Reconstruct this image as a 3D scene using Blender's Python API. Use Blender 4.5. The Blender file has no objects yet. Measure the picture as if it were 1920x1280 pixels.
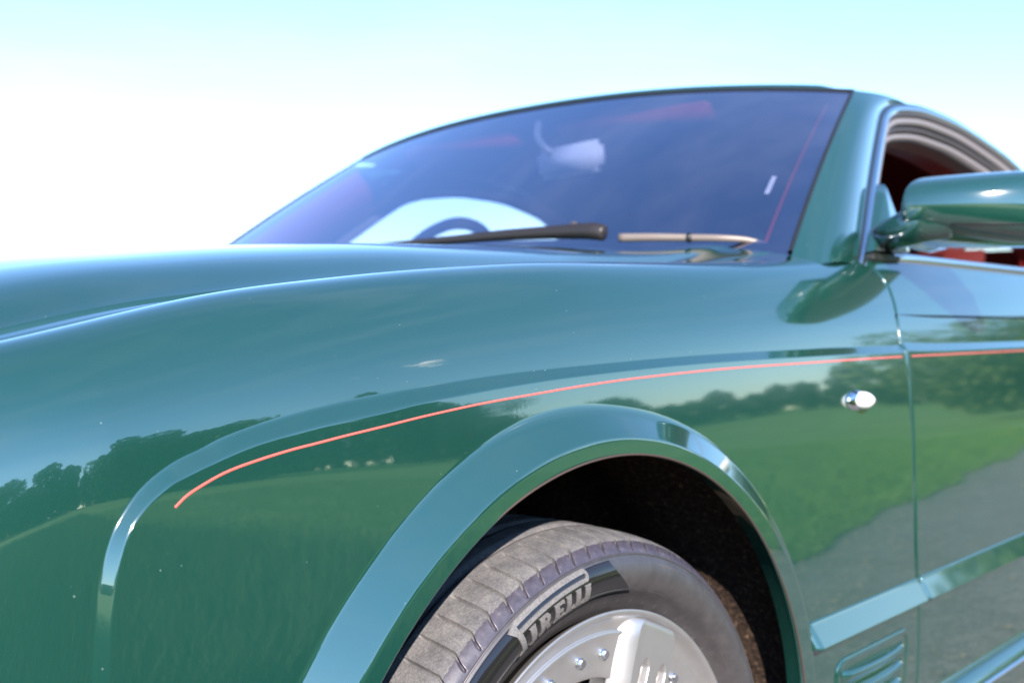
import bpy, bmesh, math, random
import numpy as np
from mathutils import Vector, Matrix

random.seed(7); rng = np.random.default_rng(7)
sc = bpy.context.scene
COL = sc.collection
R = math.radians

# ------------------------------------------------------------------ camera
CAM = (-0.962, -0.7237, 0.9266)
YAW, PITCH, ROLL = R(48.566), R(-0.561), R(-0.218)
cd = bpy.data.cameras.new('camera'); cam = bpy.data.objects.new('camera', cd); COL.objects.link(cam)
fw = Vector((math.sin(YAW)*math.cos(PITCH), math.cos(YAW)*math.cos(PITCH), math.sin(PITCH)))
rt = Vector((math.cos(YAW), -math.sin(YAW), 0)); up = rt.cross(fw)
r2 = math.cos(ROLL)*rt + math.sin(ROLL)*up; u2 = -math.sin(ROLL)*rt + math.cos(ROLL)*up
M = Matrix((r2, u2, -fw)).transposed().to_4x4(); M.translation = Vector(CAM)
cam.matrix_world = M
cd.sensor_width = 36.0; cd.lens = 2130.55/1920*36
cd.clip_start = 0.02; cd.clip_end = 3000
cd.dof.use_dof = True; cd.dof.focus_distance = 1.0; cd.dof.aperture_fstop = 5.6
sc.camera = cam

# ------------------------------------------------------------------ world, sun, exposure
SUN = Vector((-0.5404, -0.6926, 0.4778)).normalized()
w = bpy.data.worlds.new('World'); sc.world = w; w.use_nodes = True
nt = w.node_tree; nt.nodes.clear()
sky = nt.nodes.new('ShaderNodeTexSky'); sky.sky_type = 'NISHITA'; sky.sun_disc = False
sky.sun_elevation = math.asin(SUN.z); sky.sun_rotation = math.atan2(SUN.x, SUN.y)
sky.air_density = 1.0; sky.dust_density = 0.0; sky.ozone_density = 4.0; sky.altitude = 50
bg = nt.nodes.new('ShaderNodeBackground'); bg.inputs[1].default_value = 0.15
wo = nt.nodes.new('ShaderNodeOutputWorld')
hs = nt.nodes.new('ShaderNodeHueSaturation'); hs.inputs['Saturation'].default_value = 1.05; hs.inputs['Value'].default_value = .95; nt.links.new(sky.outputs[0], hs.inputs['Color']); 
tc = nt.nodes.new('ShaderNodeTexCoord'); mp = nt.nodes.new('ShaderNodeMapping'); mp.inputs['Scale'].default_value = (1.0, 1.6, 5.0); mp.inputs['Rotation'].default_value = (0, 0.25, 0.6); nt.links.new(tc.outputs['Generated'], mp.inputs[0])
nz = nt.nodes.new('ShaderNodeTexNoise'); nz.inputs['Scale'].default_value = 1.7; nz.inputs['Detail'].default_value = 9; nz.inputs['Roughness'].default_value = .62; nt.links.new(mp.outputs[0], nz.inputs['Vector'])
cr = nt.nodes.new('ShaderNodeValToRGB'); cr.color_ramp.elements[0].position = .47; cr.color_ramp.elements[0].color = (0, 0, 0, 1); cr.color_ramp.elements[1].position = .80; cr.color_ramp.elements[1].color = (.10, .10, .10, 1); nt.links.new(nz.outputs[0], cr.inputs[0])
mx1 = nt.nodes.new('ShaderNodeMix'); mx1.data_type = 'RGBA'; mx1.inputs[7].default_value = (5.2, 5.6, 6.2, 1); nt.links.new(cr.outputs[0], mx1.inputs[0]); nt.links.new(hs.outputs[0], mx1.inputs[6])
mp2 = nt.nodes.new('ShaderNodeMapping'); mp2.inputs['Scale'].default_value = (1, 1, 2.2); nt.links.new(tc.outputs['Generated'], mp2.inputs[0])
nz2 = nt.nodes.new('ShaderNodeTexNoise'); nz2.inputs['Scale'].default_value = 5.5; nz2.inputs['Detail'].default_value = 8; nt.links.new(mp2.outputs[0], nz2.inputs['Vector'])
cr2 = nt.nodes.new('ShaderNodeValToRGB'); cr2.color_ramp.elements[0].position = .69; cr2.color_ramp.elements[0].color = (0, 0, 0, 1); cr2.color_ramp.elements[1].position = .76; cr2.color_ramp.elements[1].color = (.9, .9, .9, 1); nt.links.new(nz2.outputs[0], cr2.inputs[0])
mx2 = nt.nodes.new('ShaderNodeMix'); mx2.data_type = 'RGBA'; mx2.inputs[7].default_value = (11, 10.5, 10, 1); sxyz = nt.nodes.new('ShaderNodeSeparateXYZ'); nt.links.new(tc.outputs['Generated'], sxyz.inputs[0])
band = nt.nodes.new('ShaderNodeValToRGB'); e = band.color_ramp.elements; e[0].position = .20; e[0].color = (0, 0, 0, 1); e[1].position = .26; e[1].color = (1, 1, 1, 1); e2 = band.color_ramp.elements.new(.38); e2.color = (1, 1, 1, 1); e3 = band.color_ramp.elements.new(.46); e3.color = (0, 0, 0, 1)
nt.links.new(sxyz.outputs['Z'], band.inputs[0])
cm = nt.nodes.new('ShaderNodeMath'); cm.operation = 'MULTIPLY'; nt.links.new(cr2.outputs[0], cm.inputs[0]); nt.links.new(band.outputs[0], cm.inputs[1]); nt.links.new(cm.outputs[0], mx2.inputs[0]); nt.links.new(mx1.outputs[2], mx2.inputs[6])
nt.links.new(mx2.outputs[2], bg.inputs[0]); nt.links.new(bg.outputs[0], wo.inputs[0])
sd = bpy.data.lights.new('sun', 'SUN'); sd.energy = 4.8; sd.angle = R(0.5); sd.color = (1.0, 0.93, 0.84)
so = bpy.data.objects.new('sun', sd); COL.objects.link(so)
so.rotation_euler = SUN.to_track_quat('Z', 'Y').to_euler(); so.location = SUN*40
sc.view_settings.view_transform = 'Standard'; sc.view_settings.look = 'None'
sc.view_settings.gamma = 1; sc.view_settings.use_curve_mapping = False
sc.view_settings.exposure = 1.42
sc.render.engine = 'CYCLES'
sc.cycles.max_bounces = 8; sc.cycles.transparent_max_bounces = 12; sc.cycles.caustics_reflective = False

# ------------------------------------------------------------------ helpers
def empty(name, loc=(0, 0, 0), parent=None):
    o = bpy.data.objects.new(name, None); COL.objects.link(o); o.location = loc; o.empty_display_size = .1
    if parent: o.parent = parent
    return o
def link(name, me, mat=None, parent=None, smooth=True):
    o = bpy.data.objects.new(name, me); COL.objects.link(o)
    if mat is not None and not me.materials: me.materials.append(mat)
    if smooth: me.polygons.foreach_set('use_smooth', np.ones(len(me.polygons), bool))
    if parent: o.parent = parent
    return o
def mesh_np(V, Fq, name='m'):
    me = bpy.data.meshes.new(name)
    V = np.ascontiguousarray(V, np.float32).reshape(-1, 3); Fq = np.ascontiguousarray(Fq, np.int32)
    n, k = Fq.shape
    me.vertices.add(len(V)); me.vertices.foreach_set('co', V.ravel())
    me.loops.add(n*k); me.loops.foreach_set('vertex_index', Fq.ravel())
    me.polygons.add(n); me.polygons.foreach_set('loop_start', np.arange(n, dtype=np.int32)*k)
    me.update(calc_edges=True); return me
def grid_faces(n, m, closed=False):
    i = np.arange(n if closed else n-1); j = np.arange(m-1)
    I, J = np.meshgrid(i, j, indexing='ij'); I2 = (I+1) % n
    return np.stack([I*m+J, I2*m+J, I2*m+J+1, I*m+J+1], -1).reshape(-1, 4)
def grid(name, V, mat, parent=None, closed=False, cull=True, flip=False):
    n, m = V.shape[:2]; F = grid_faces(n, m, closed); P = V.reshape(-1, 3)
    if cull:
        a = np.cross(P[F[:, 2]]-P[F[:, 0]], P[F[:, 3]]-P[F[:, 1]]); F = F[np.linalg.norm(a, axis=1) > 1e-10]
    if flip: F = F[:, ::-1]
    return link(name, mesh_np(P, F, name), mat, parent)
def pydata(name, V, F, mat, parent=None, smooth=False):
    me = bpy.data.meshes.new(name); me.from_pydata([tuple(v) for v in V], [], F); me.update()
    return link(name, me, mat, parent, smooth)
def tag(o, label=None, cat=None, group=None, kind=None):
    for k, v in (('label', label), ('category', cat), ('group', group), ('kind', kind)):
        if v: o[k] = v
    return o
def sm(a, b, x):
    t = np.clip((np.asarray(x, float)-a)/(b-a), 0, 1); return t*t*(3-2*t)
def tube(name, pts, rad, mat, parent=None, n=12, flat=(1, 1), upv=(0, 0, 1), cap=True):
    pts = np.array(pts, float); m = len(pts); rad = np.broadcast_to(rad, (m,))
    T = np.gradient(pts, axis=0); T /= np.linalg.norm(T, axis=1)[:, None]
    U = np.array(upv, float); A = np.cross(T, U); A /= np.linalg.norm(A, axis=1)[:, None]; B = np.cross(A, T)
    th = np.linspace(0, 2*np.pi, n, endpoint=False)
    V = pts[:, None]+rad[:, None, None]*(np.cos(th)[None, :, None]*A[:, None]*flat[0]+np.sin(th)[None, :, None]*B[:, None]*flat[1])
    V = np.concatenate([V, V[:, :1]], 1); F = grid_faces(m, n+1)
    P = V.reshape(-1, 3)
    if cap:
        P = np.concatenate([P, pts[:1], pts[-1:]]); c0, c1 = len(P)-2, len(P)-1
        k = np.arange(n); F = np.concatenate([F, np.stack([k, k+1, np.full(n, c0), np.full(n, c0)], 1)[:, :4]])
        F = np.concatenate([F, np.stack([(m-1)*(n+1)+k+1, (m-1)*(n+1)+k, np.full(n, c1), np.full(n, c1)], 1)])
        q = [tuple(f) if f[2] != f[3] else tuple(f[:3]) for f in F.tolist()]
        return pydata(name, P, q, mat, parent, True)
    return link(name, mesh_np(P, F, name), mat, parent)
def bez(pts, n=60):
    """smooth resample of control points (Catmull-Rom)"""
    p = np.array(pts, float); p = np.vstack([2*p[0]-p[1], p, 2*p[-1]-p[-2]]); out = []
    k = len(p)-3
    for i in range(k):
        t = np.linspace(0, 1, max(2, n//k), endpoint=(i == k-1))[:, None]
        a, b, c, d = p[i:i+4]
        out.append(.5*((2*b)+(-a+c)*t+(2*a-5*b+4*c-d)*t*t+(-a+3*b-3*c+d)*t**3))
    return np.vstack(out)

# ------------------------------------------------------------------ materials
def mat(name, base=(.5, .5, .5), rough=.5, metal=0., spec=.5, coat=0., coat_r=.02, trans=0., ior=1.5, emis=None):
    m = bpy.data.materials.new(name); m.use_nodes = True
    b = m.node_tree.nodes['Principled BSDF']
    b.inputs['Base Color'].default_value = (*base, 1); b.inputs['Roughness'].default_value = rough
    b.inputs['Metallic'].default_value = metal; b.inputs['Specular IOR Level'].default_value = spec
    b.inputs['Coat Weight'].default_value = coat; b.inputs['Coat Roughness'].default_value = coat_r
    b.inputs['Transmission Weight'].default_value = trans; b.inputs['IOR'].default_value = ior
    return m
def N(m, t, **kw):
    n = m.node_tree.nodes.new(t)
    for k, v in kw.items():
        if k in ('in_',):
            for kk, vv in v.items(): n.inputs[kk].default_value = vv
        else: setattr(n, k, v)
    return n
def L(m, a, b): m.node_tree.links.new(a, b)
def bsdf(m): return m.node_tree.nodes['Principled BSDF']
def coords(m, kind='Object', scale=None):
    tc = N(m, 'ShaderNodeTexCoord'); o = tc.outputs[kind]
    if scale is not None:
        mp = N(m, 'ShaderNodeMapping'); mp.inputs['Scale'].default_value = scale; L(m, o, mp.inputs[0]); o = mp.outputs[0]
    return o
def noise(m, co, scale, detail=4, rough=.55):
    n = N(m, 'ShaderNodeTexNoise'); n.inputs['Scale'].default_value = scale; n.inputs['Detail'].default_value = detail
    n.inputs['Roughness'].default_value = rough
    if co is not None: L(m, co, n.inputs['Vector'])
    return n
def ramp(m, fac, stops):
    r = N(m, 'ShaderNodeValToRGB'); e = r.color_ramp.elements
    while len(e) < len(stops): e.new(.5)
    for i, (p, c) in enumerate(stops):
        e[i].position = p; e[i].color = (*c, 1) if len(c) == 3 else c
    L(m, fac, r.inputs[0]); return r
def bump(m, h, strength=.3, dist=.002):
    b = N(m, 'ShaderNodeBump'); b.inputs['Strength'].default_value = strength; b.inputs['Distance'].default_value = dist
    L(m, h, b.inputs['Height']); return b

def paint_mat():
    m = mat('green_paint', (.0075, .043, .034), .14, 0, .5, 1.0, .018)
    b = bsdf(m); b.inputs['Coat IOR'].default_value = 2.15
    co = coords(m)
    # dust specks sitting on the lacquer: rare small pale dots
    v = N(m, 'ShaderNodeTexVoronoi'); v.inputs['Scale'].default_value = 120; L(m, co, v.inputs['Vector'])
    sp = N(m, 'ShaderNodeSeparateColor'); L(m, v.outputs['Color'], sp.inputs[0])
    thr = N(m, 'ShaderNodeMath', operation='MULTIPLY'); thr.inputs[1].default_value = .075; 
    pw = N(m, 'ShaderNodeMath', operation='POWER'); pw.inputs[1].default_value = 3.5; L(m, sp.outputs[0], pw.inputs[0]); L(m, pw.outputs[0], thr.inputs[0])
    rare = N(m, 'ShaderNodeMath', operation='GREATER_THAN'); rare.inputs[1].default_value = .55; L(m, sp.outputs[1], rare.inputs[0])
    rr = N(m, 'ShaderNodeMath', operation='MULTIPLY'); L(m, thr.outputs[0], rr.inputs[0]); L(m, rare.outputs[0], rr.inputs[1])
    lt = N(m, 'ShaderNodeMath', operation='LESS_THAN'); L(m, v.outputs['Distance'], lt.inputs[0]); L(m, rr.outputs[0], lt.inputs[1])
    mx = N(m, 'ShaderNodeMix', data_type='RGBA'); mx.inputs[6].default_value = (.0075, .043, .034, 1); mx.inputs[7].default_value = (.16, .20, .19, 1)
    L(m, lt.outputs[0], mx.inputs[0]); L(m, mx.outputs[2], b.inputs['Base Color'])
    inv = N(m, 'ShaderNodeMath', operation='SUBTRACT'); inv.inputs[0].default_value = 1; L(m, lt.outputs[0], inv.inputs[1])
    L(m, inv.outputs[0], b.inputs['Coat Weight'])
    # faint orange peel in the lacquer
    n2 = noise(m, co, 260, 2); bp = bump(m, n2.outputs[0], .012, .0006); L(m, bp.outputs[0], b.inputs['Coat Normal'])
    return m
PAINT = paint_mat()
CHROME = mat('chrome', (.82, .83, .86), .08, 1)
SATIN = mat('satin_metal', (.62, .60, .58), .32, 1)
BLACK = mat('black_plastic', (.012, .012, .013), .38, 0, .5)
DARK = mat('dark_underbody', (.006, .0055, .005), .9, 0, .1)
RUBBER = mat('seal_rubber', (.06, .052, .055), .45, 0, .5)
GREYSEAL = mat('grey_seal', (.19, .17, .178), .42, 0, .5)
RED = mat('red_leather', (.34, .024, .02), .45, 0, .4)
DRED = mat('dark_red_lining', (.26, .018, .016), .8, 0, .2)
SEATM = mat('seat_leather', (.07, .007, .007), .5, 0, .4)
DASH = mat('dashboard_leather', (.03, .024, .03), .5, 0, .4)
PINK = mat('coachline_paint', (.74, .11, .085), .35, 0, .5, .8, .02)
def rim_mat():
    m = mat('silver_wheel_paint', (.58, .555, .55), .36, .80, .5, .5, .06)
    n = noise(m, coords(m), 55, 6); r = ramp(m, n.outputs[0], [(.3, (.47, .445, .44)), (.7, (.51, .485, .48))])
    L(m, r.outputs[0], bsdf(m).inputs['Base Color']); return m
RIM = rim_mat()

# ------------------------------------------------------------------ body surface  (x rearwards, y away from the viewer's flank, z up)
YC = .979
HS = np.arange(0, 3.0, .0005)
def table(kn):
    h, p = np.array(kn, float).T
    ph = np.interp(HS, h, p); k = np.hanning(81); k /= k.sum()
    ph = np.convolve(np.pad(ph, 40, mode='edge'), k, 'valid'); ph = np.radians(ph)
    y = np.cumsum(np.sin(ph))*.0005; z = np.cumsum(np.cos(ph))*.0005
    i = int(.55/.0005); return y-y[i]-.004, z-z[i]+.55
KA = [(0, -14), (.30, -7), (.45, -3.2), (.55, 0), (.66, 1.8), (.76, 3.5), (.82, 4.6), (.875, 6.8), (.915, 13), (.95, 25), (.985, 38), (1.015, 56), (1.04, 80),
      (1.052, 94), (1.075, 102), (1.12, 98), (1.15, 92), (1.185, 84), (1.21, 66), (1.235, 62), (1.262, 66), (1.30, 76), (1.36, 83), (1.5, 86.5), (1.7, 88), (1.95, 90), (3, 90)]
KB = [(0, -14), (.30, -7), (.45, -3.2), (.55, 0), (.66, 2.0), (.76, 4.2), (.82, 5.4), (.875, 7.6), (.915, 12), (.95, 18), (.98, 23), (1.03, 29), (1.08, 38), (1.13, 58),
      (1.18, 72), (1.3, 82), (1.6, 88), (1.95, 90), (3, 90)]
TA, TB = table(KA), table(KB)
iA = int(np.argmax(TA[1][:int(1.12/.0005)])); HC = HS[iA]; ZCR = TA[1][iA]; HCEN = float(np.interp(YC, TA[0], HS)); ZCEN = float(np.interp(HCEN, HS, TA[1]))
def smooth_interp(x, xs, ys):
    xx = np.linspace(-2, 6, 4001); yy = np.interp(xx, xs, ys); k = np.hanning(121); k /= k.sum()
    yy = np.convolve(np.pad(yy, 60, mode='edge'), k, 'valid'); return np.interp(x, xx, yy)
def zc(x): return smooth_interp(x, [-1.2, -.86, -.6, -.41, -.2, 0, .47, .8, 1.5, 3], [.74, .85, .916, .961, .986, 1.003, 1.0215, 1.033, 1.037, 1.03])
def cz(x): return smooth_interp(x, [-1.2, -.86, -.6, -.2, .125, .4, .65, 3], [.87, .952, .993, 1.0335, 1.055, 1.068, 1.078, 1.09])
def inset(x):
    x = np.asarray(x, float)
    return .17*np.clip(-.18-x, 0, 9)**2 + 0.66*np.clip(-.565-x, 0, 9)**2
def body(x, h, D=0.):
    x = np.asarray(x, float); h = np.asarray(h, float); wb = sm(.30, 1.05, x)*(1-sm(1.20, 1.33, h))
    y = (1-wb)*np.interp(h, HS, TA[0])+wb*np.interp(h, HS, TB[0])
    z = (1-wb)*np.interp(h, HS, TA[1])+wb*np.interp(h, HS, TB[1])
    a = (zc(x)-ZCR)*(1-wb); c = (cz(x)-ZCEN)*(1-wb)
    z = z + a*sm(.72, HC, h) + (c-a)*sm(1.16, 1.9, h)
    k = 1-inset(x)/1.0
    y = YC-(YC-y)*k
    y = y-(.030*(1-sm(-.60, -.10, x))-.040*(1-sm(-.70, -.54, x)))*(np.clip(h, .55, .95)-.55)
    return np.stack(np.broadcast_arrays(x, y-D, z), -1)
def hz(x, z):
    """chart height of a flank point given its real height"""
    x, z = np.broadcast_arrays(np.asarray(x, float), np.asarray(z, float)); lo = np.full(x.shape, .05); hi = np.full(x.shape, 1.03)
    for _ in range(40):
        md = (lo+hi)/2; g = body(x, md)[..., 2] < z; lo = np.where(g, md, lo); hi = np.where(g, hi, md)
    return (lo+hi)/2
PROUD = .0072
INN = np.array([(-.562, .10), (-.560, .60), (-.5564, .6818), (-.554, .7186), (-.5496, .7515), (-.541, .7802), (-.5277, .7994), (-.51, .8131), (-.4959, .8195), (-.4717, .8280), (-.4486, .8352), (-.422, .8414), (-.3731, .8492), (-.3074, .8565), (-.253, .8632), (-.136, .8729), (-.0171, .8794), (.1897, .8861), (.4581, .8890), (.8256, .8892), (3, .8885)])
OUT = np.array([(-.570, .10), (-.568, .60), (-.5638, .6812), (-.5614, .7180), (-.5574, .7512), (-.5493, .7795), (-.5386, .7978), (-.5224, .8150), (-.4997, .8292), (-.4752, .838), (-.4544, .8455), (-.4182, .8542), (-.3658, .8632), (-.2959, .871), (-.2165, .8778), (-.1258, .8837), (-.0061, .8885), (.2031, .8945), (.4748, .8980), (.8476, .8995), (3, .900)])
def dens(c, n=600):
    c = bez(c, n*1); return c
INNd, OUTd = dens(INN), dens(OUT)
SHUT = np.array([(.808, 1.055), (.833, 1.0386), (.8475, 1.0113), (.842, .976), (.8275, .935), (.8205, .887), (.8200, .8368), (.8180, .770), (.8120, .65), (.8120, .56), (.8240, .4972), (.8400, .3525), (.846, .15)])   # chart coordinates (x, h)
SHd = bez(SHUT, 240)
AC = np.array([-.0075, .370])
def soft_ramp(s, rho):
    return np.where(s < -rho, 0, np.where(s > rho, s, (s+rho)**2/(4*rho)))
def ramp01(t, rho):
    return np.clip(soft_ramp(t, rho)-soft_ramp(t-1, rho), 0, 1)

def polar_hit(poly, th):
    """radius at which rays from the arch centre meet a polyline"""
    d = poly-AC; a = np.unwrap(np.arctan2(d[:, 1], d[:, 0])); r = np.hypot(d[:, 0], d[:, 1])
    if a.mean() < -np.pi/2: a += 2*np.pi
    o = np.argsort(a); return np.interp(th, a[o], r[o])

def HGf(x): return 1.198-.090*sm(.15, .68, x)
def flare_out(deg): return .4785+.0040*sm(60, 110, deg)-.004*(1-sm(15, 45, deg))-.011*np.exp(-((deg-84)/20)**2)
def build_fender():
    XF = -.86; HB = .17
    rear = SHd[::-1]; rear = rear[rear[:, 1] >= HB]
    O = AC
    ang = lambda p: math.atan2(p[1]-O[1], p[0]-O[0])
    tx = np.linspace(XF, .700, 80); bound = np.vstack([[[XF, HB]], np.stack([tx, HGf(tx)], 1), rear[::-1], [[rear[0, 0], HB]]])
    ba = np.unwrap(np.arctan2(bound[:, 1]-O[1], bound[:, 0]-O[0]))
    # ordered from the front bottom (about 194 deg) over the top to the rear bottom (about -14 deg)
    if ba[0] < 0: ba += 2*np.pi
    t0, t1 = R(-12.8), R(192.8)
    thc = math.atan2(.887-O[1], .8205-O[0]); ctop = math.atan2(HGf(.70)-O[1], .70-O[0])
    crit = sorted([t0, t1, thc]+[float(ba[1]), ctop])
    th = np.concatenate([np.linspace(a, b, max(3, int((b-a)/(t1-t0)*1500)))[:-1] for a, b in zip(crit[:-1], crit[1:])]+[[t1]])
    # boundary radius: exact intersection with each boundary segment
    rb = np.zeros_like(th); dx, dz = np.cos(th), np.sin(th)
    best = np.full_like(th, 1e9)
    for a, b in zip(bound[:-1], bound[1:]):
        e = b-a; den = dx*e[1]-dz*e[0]; den = np.where(abs(den) < 1e-12, 1e-12, den)
        ap = a-O; t = (ap[0]*e[1]-ap[1]*e[0])/den; s = (ap[0]*dz-ap[1]*dx)/den
        ok = (t > 0) & (s >= -1e-6) & (s <= 1+1e-6); best = np.where(ok & (t < best), t, best)
    P5 = np.stack([O[0]+best*dx, O[1]+best*dz], -1)
    deg = np.degrees(th)
    r0 = np.full_like(th, .425); r1 = .444+.018*(1-sm(22, 62, deg)); r2 = flare_out(deg)
    def pt(r):
        x = O[0]+r*dx; z = O[1]+r*dz; return np.stack([x, hz(x, z)], -1)
    P0, P1, P2 = pt(r0), pt(r1), pt(r2)
    inn = np.stack([INNd[:, 0], INNd[:, 1]], 1); out = OUTd
    def clipc(c): return c[(c[:, 0] < 2.95)]
    ri = polar_hit(clipc(inn), th); ro = polar_hit(clipc(out), th)
    P3, P4 = pt(ri), pt(ro); P3u, P4u = P3.copy(), P4.copy()
    rl2 = lambda Q: np.hypot(Q[..., 0]-O[0], Q[..., 1]-O[1])
    rl = lambda P: np.hypot(P[:, 0]-O[0], P[:, 1]-O[1])
    dead = (th < thc) | (rl(P3) > rl(P5)-1e-4)
    P3 = np.where(dead[:, None], P5, P3); P4 = np.where((dead | (rl(P4) > rl(P5)))[:, None], P5, P4)
    def rows(n, e=1.0):
        t = np.linspace(0, 1, n+1)[:-1]
        return t if e == 1 else (1-np.cos(t*np.pi))/2*e+(1-e)*t
    segs = [(P0, P1, rows(9, .5)), (P1, P2, rows(22, .8)), (P2, P3, rows(64, .8)), (P3, P4, rows(16, .5)), (P4, P5, rows(120, .85))]
    Q = np.concatenate([a[:, None]*(1-t)[None, :, None]+b[:, None]*t[None, :, None] for a, b, t in segs]+[P5[:, None]], 1)
    # displacement
    d1 = np.hypot(*(Q-P1[:, None]).transpose(2, 0, 1))*np.sign(np.hypot(Q[..., 0]-O[0], Q[..., 1]-O[1])-np.hypot(P1[:, 0]-O[0], P1[:, 1]-O[1])[:, None])
    wfl = np.hypot(*(P2-P1).T)[:, None]; T = d1/wfl
    soft = (.07+.22*np.exp(-((deg-88)/20)**2))[:, None]
    f = np.clip(soft_ramp(T, .06)-soft_ramp(T-1, soft), 0, 1)
    H = (.0125+.0085*sm(20, 75, deg))[:, None]
    D = H*(1-f)
    d3 = np.hypot(*(Q-P3u[:, None]).transpose(2, 0, 1))*np.sign(rl2(Q)-rl(P3u)[:, None])
    wch = np.maximum(np.hypot(*(P4u-P3u).T), .004)[:, None]
    low = (th < R(14))[:, None]
    D = D+PROUD*(1-np.where(low, 0, ramp01(d3/wch, .12)))
    # rounded edge along the door gap and bonnet gap
    de = np.hypot(*(Q-P5[:, None]).transpose(2, 0, 1))
    re = .005; u = np.clip(1-de/re, 0, 1); rnd = re*(1-np.sqrt(np.maximum(1-u*u, 0)))*.8
    V = body(Q[..., 0], Q[..., 1], D)
    isgap = (th < ctop)[:, None]
    V[..., 1] += np.where(isgap, rnd, rnd*0); V[..., 2] -= np.where(isgap, 0, rnd)
    # extra fine rows by the gap edge
    e1 = V[:, -1:].copy(); e1[..., 1] += np.where(isgap, .014, .0)[..., None][:, :, 0]; e1[..., 2] -= np.where(isgap, 0, .012)[..., None][:, :, 0]
    V = np.concatenate([V, e1], 1)
    # return flange of the wheel arch
    lip = []
    for dr, dy in ((.004, .024), (.0015, .010), (.0004, .0035), (-.0003, .0012)):
        p = V[:, :1].copy(); rad = P0-O; rad = rad/np.linalg.norm(rad, axis=1)[:, None]
        p[..., 0] += rad[:, :1]*dr; p[..., 2] += rad[:, 1:]*dr; p[..., 1] += dy; lip.append(p)
    V = np.concatenate(lip+[V], 1)
    return V
def flare_D(x, z):
    r = np.hypot(x-AC[0], z-AC[1]); deg = np.degrees(np.arctan2(z-AC[1], x-AC[0]))
    r1 = .444+.018*(1-sm(22, 62, deg)); r2 = flare_out(deg)
    T = (r-r1)/(r2-r1); soft = .07+.22*np.exp(-((deg-88)/20)**2)
    return (.0125+.0085*sm(20, 75, deg))*(1-np.clip(soft_ramp(T, .06)-soft_ramp(T-1, soft), 0, 1))
car = empty('coupe_car', (0, 0, 0))
tag(car, 'dark green two-door coupe with red coachline, seen close over its front wing', 'car')
VF = build_fender()
wing = grid('front_wing', VF, PAINT, car, flip=True)

def mirror_obj(o, name=None, parent=None):
    c = o.copy(); COL.objects.link(c); c.name = name or o.name; c.parent = parent or o.parent
    c.scale = (1, -1, 1); c.location = (0, 2*YC, 0); return c
mirror_obj(wing)

# dark folded edge of the arch
th_ = np.linspace(R(-13), R(193), 120)
tube('arch_edge_seal', np.stack([AC[0]+.4262*np.cos(th_), np.full(120, -.0255), AC[1]+.4262*np.sin(th_)], -1), .0013, mat('arch_edge_dirt', (.045, .028, .022), .8), car, 8, upv=(0, 1, 0.001), cap=False)
# front closing panel (nose) following the wing's front edge
hN = np.linspace(.17, HCEN, 120)
nose = []
for k in range(14):
    t = k/13; x = -.86-.13*math.sin(t*math.pi/2); s = math.cos(t*math.pi/2)**.6
    p = body(np.full_like(hN, -.86), hN); q = p.copy(); q[:, 0] = x
    q[:, 1] = YC-(YC-p[:, 1])*(s*.25+.75 if k < 13 else .0); q[:, 2] = .55+(p[:, 2]-.55)*(s*.12+.88)
    nose.append(q)
nose = grid('nose_panel', np.array(nose), PAINT, car); mirror_obj(nose)

# bonnet
def build_bonnet():
    tj = np.concatenate([[0], np.linspace(0, 1, 90)**1.1]); u = np.linspace(0, 1, 260)
    V = np.zeros((len(u), len(tj), 3))
    for j, t_ in enumerate(tj):
        h1 = 1.2+t_*(HCEN-1.2); yy = float(np.interp(h1, HS, TA[0])); s = np.clip((YC-yy)/.78, 0, 1)
        xs = -.86+(.50+.195*s**2+.86)*u; h0 = HGf(xs)+.0055
        V[:, j] = body(xs, h0+(HCEN-h0)*t_)
    V[:, 0, 2] -= .014
    full = np.concatenate([V, (V*np.array([1, -1, 1])+np.array([0, 2*YC, 0]))[:, ::-1][:, 1:]], 1)
    last = full[-1:].copy(); last[..., 2] -= .02
    full = np.concatenate([full, last], 0)
    return full
VB = build_bonnet()
bonnet = grid('bonnet', VB, PAINT, car)

# scuttle corner under the pillar foot, behind the wing
xs_ = np.linspace(.655, .99, 70); hs_ = np.linspace(1.035, 1.30, 50)
scut = grid('scuttle_corner', body(xs_[:, None]+0*hs_[None], hs_[None]+0*xs_[:, None], -.0016), PAINT, car); mirror_obj(scut)

# coachline
CO = np.array([(-.5042, .7984), (-.4946, .8059), (-.4814, .8125), (-.4656, .8189), (-.4494, .8235), (-.4255, .8285), (-.4005, .8328), (-.3743, .8363), (-.3467, .840), (-.3056, .8449), (-.2546, .851), (-.184, .8578), (-.1056, .8633), (-.019, .8689), (.0781, .8734), (.2479, .8781), (.4557, .8802), (.8231, .8824), (1.4041, .8826), (2.15, .8826)])
COd = bez(CO, 500)
def ribbon(name, c, wd, D, m, parent, hgt=.0004):
    T = np.gradient(c, axis=0); T /= np.linalg.norm(T, axis=1)[:, None]; Nn = np.stack([-T[:, 1], T[:, 0]], 1)
    cols = []
    for s in (-1, -.6, 0, .6, 1):
        q = c+Nn*s*wd/2; cols.append(body(q[:, 0], hz(q[:, 0], q[:, 1]), D+flare_D(q[:, 0], q[:, 1])+(hgt if abs(s) < 1 else .0001)))
    return grid(name, np.stack(cols, 1), m, parent)
ribbon('coachline', COd[COd[:, 0] < .8165], .0019, PROUD, PINK, wing)

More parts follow.
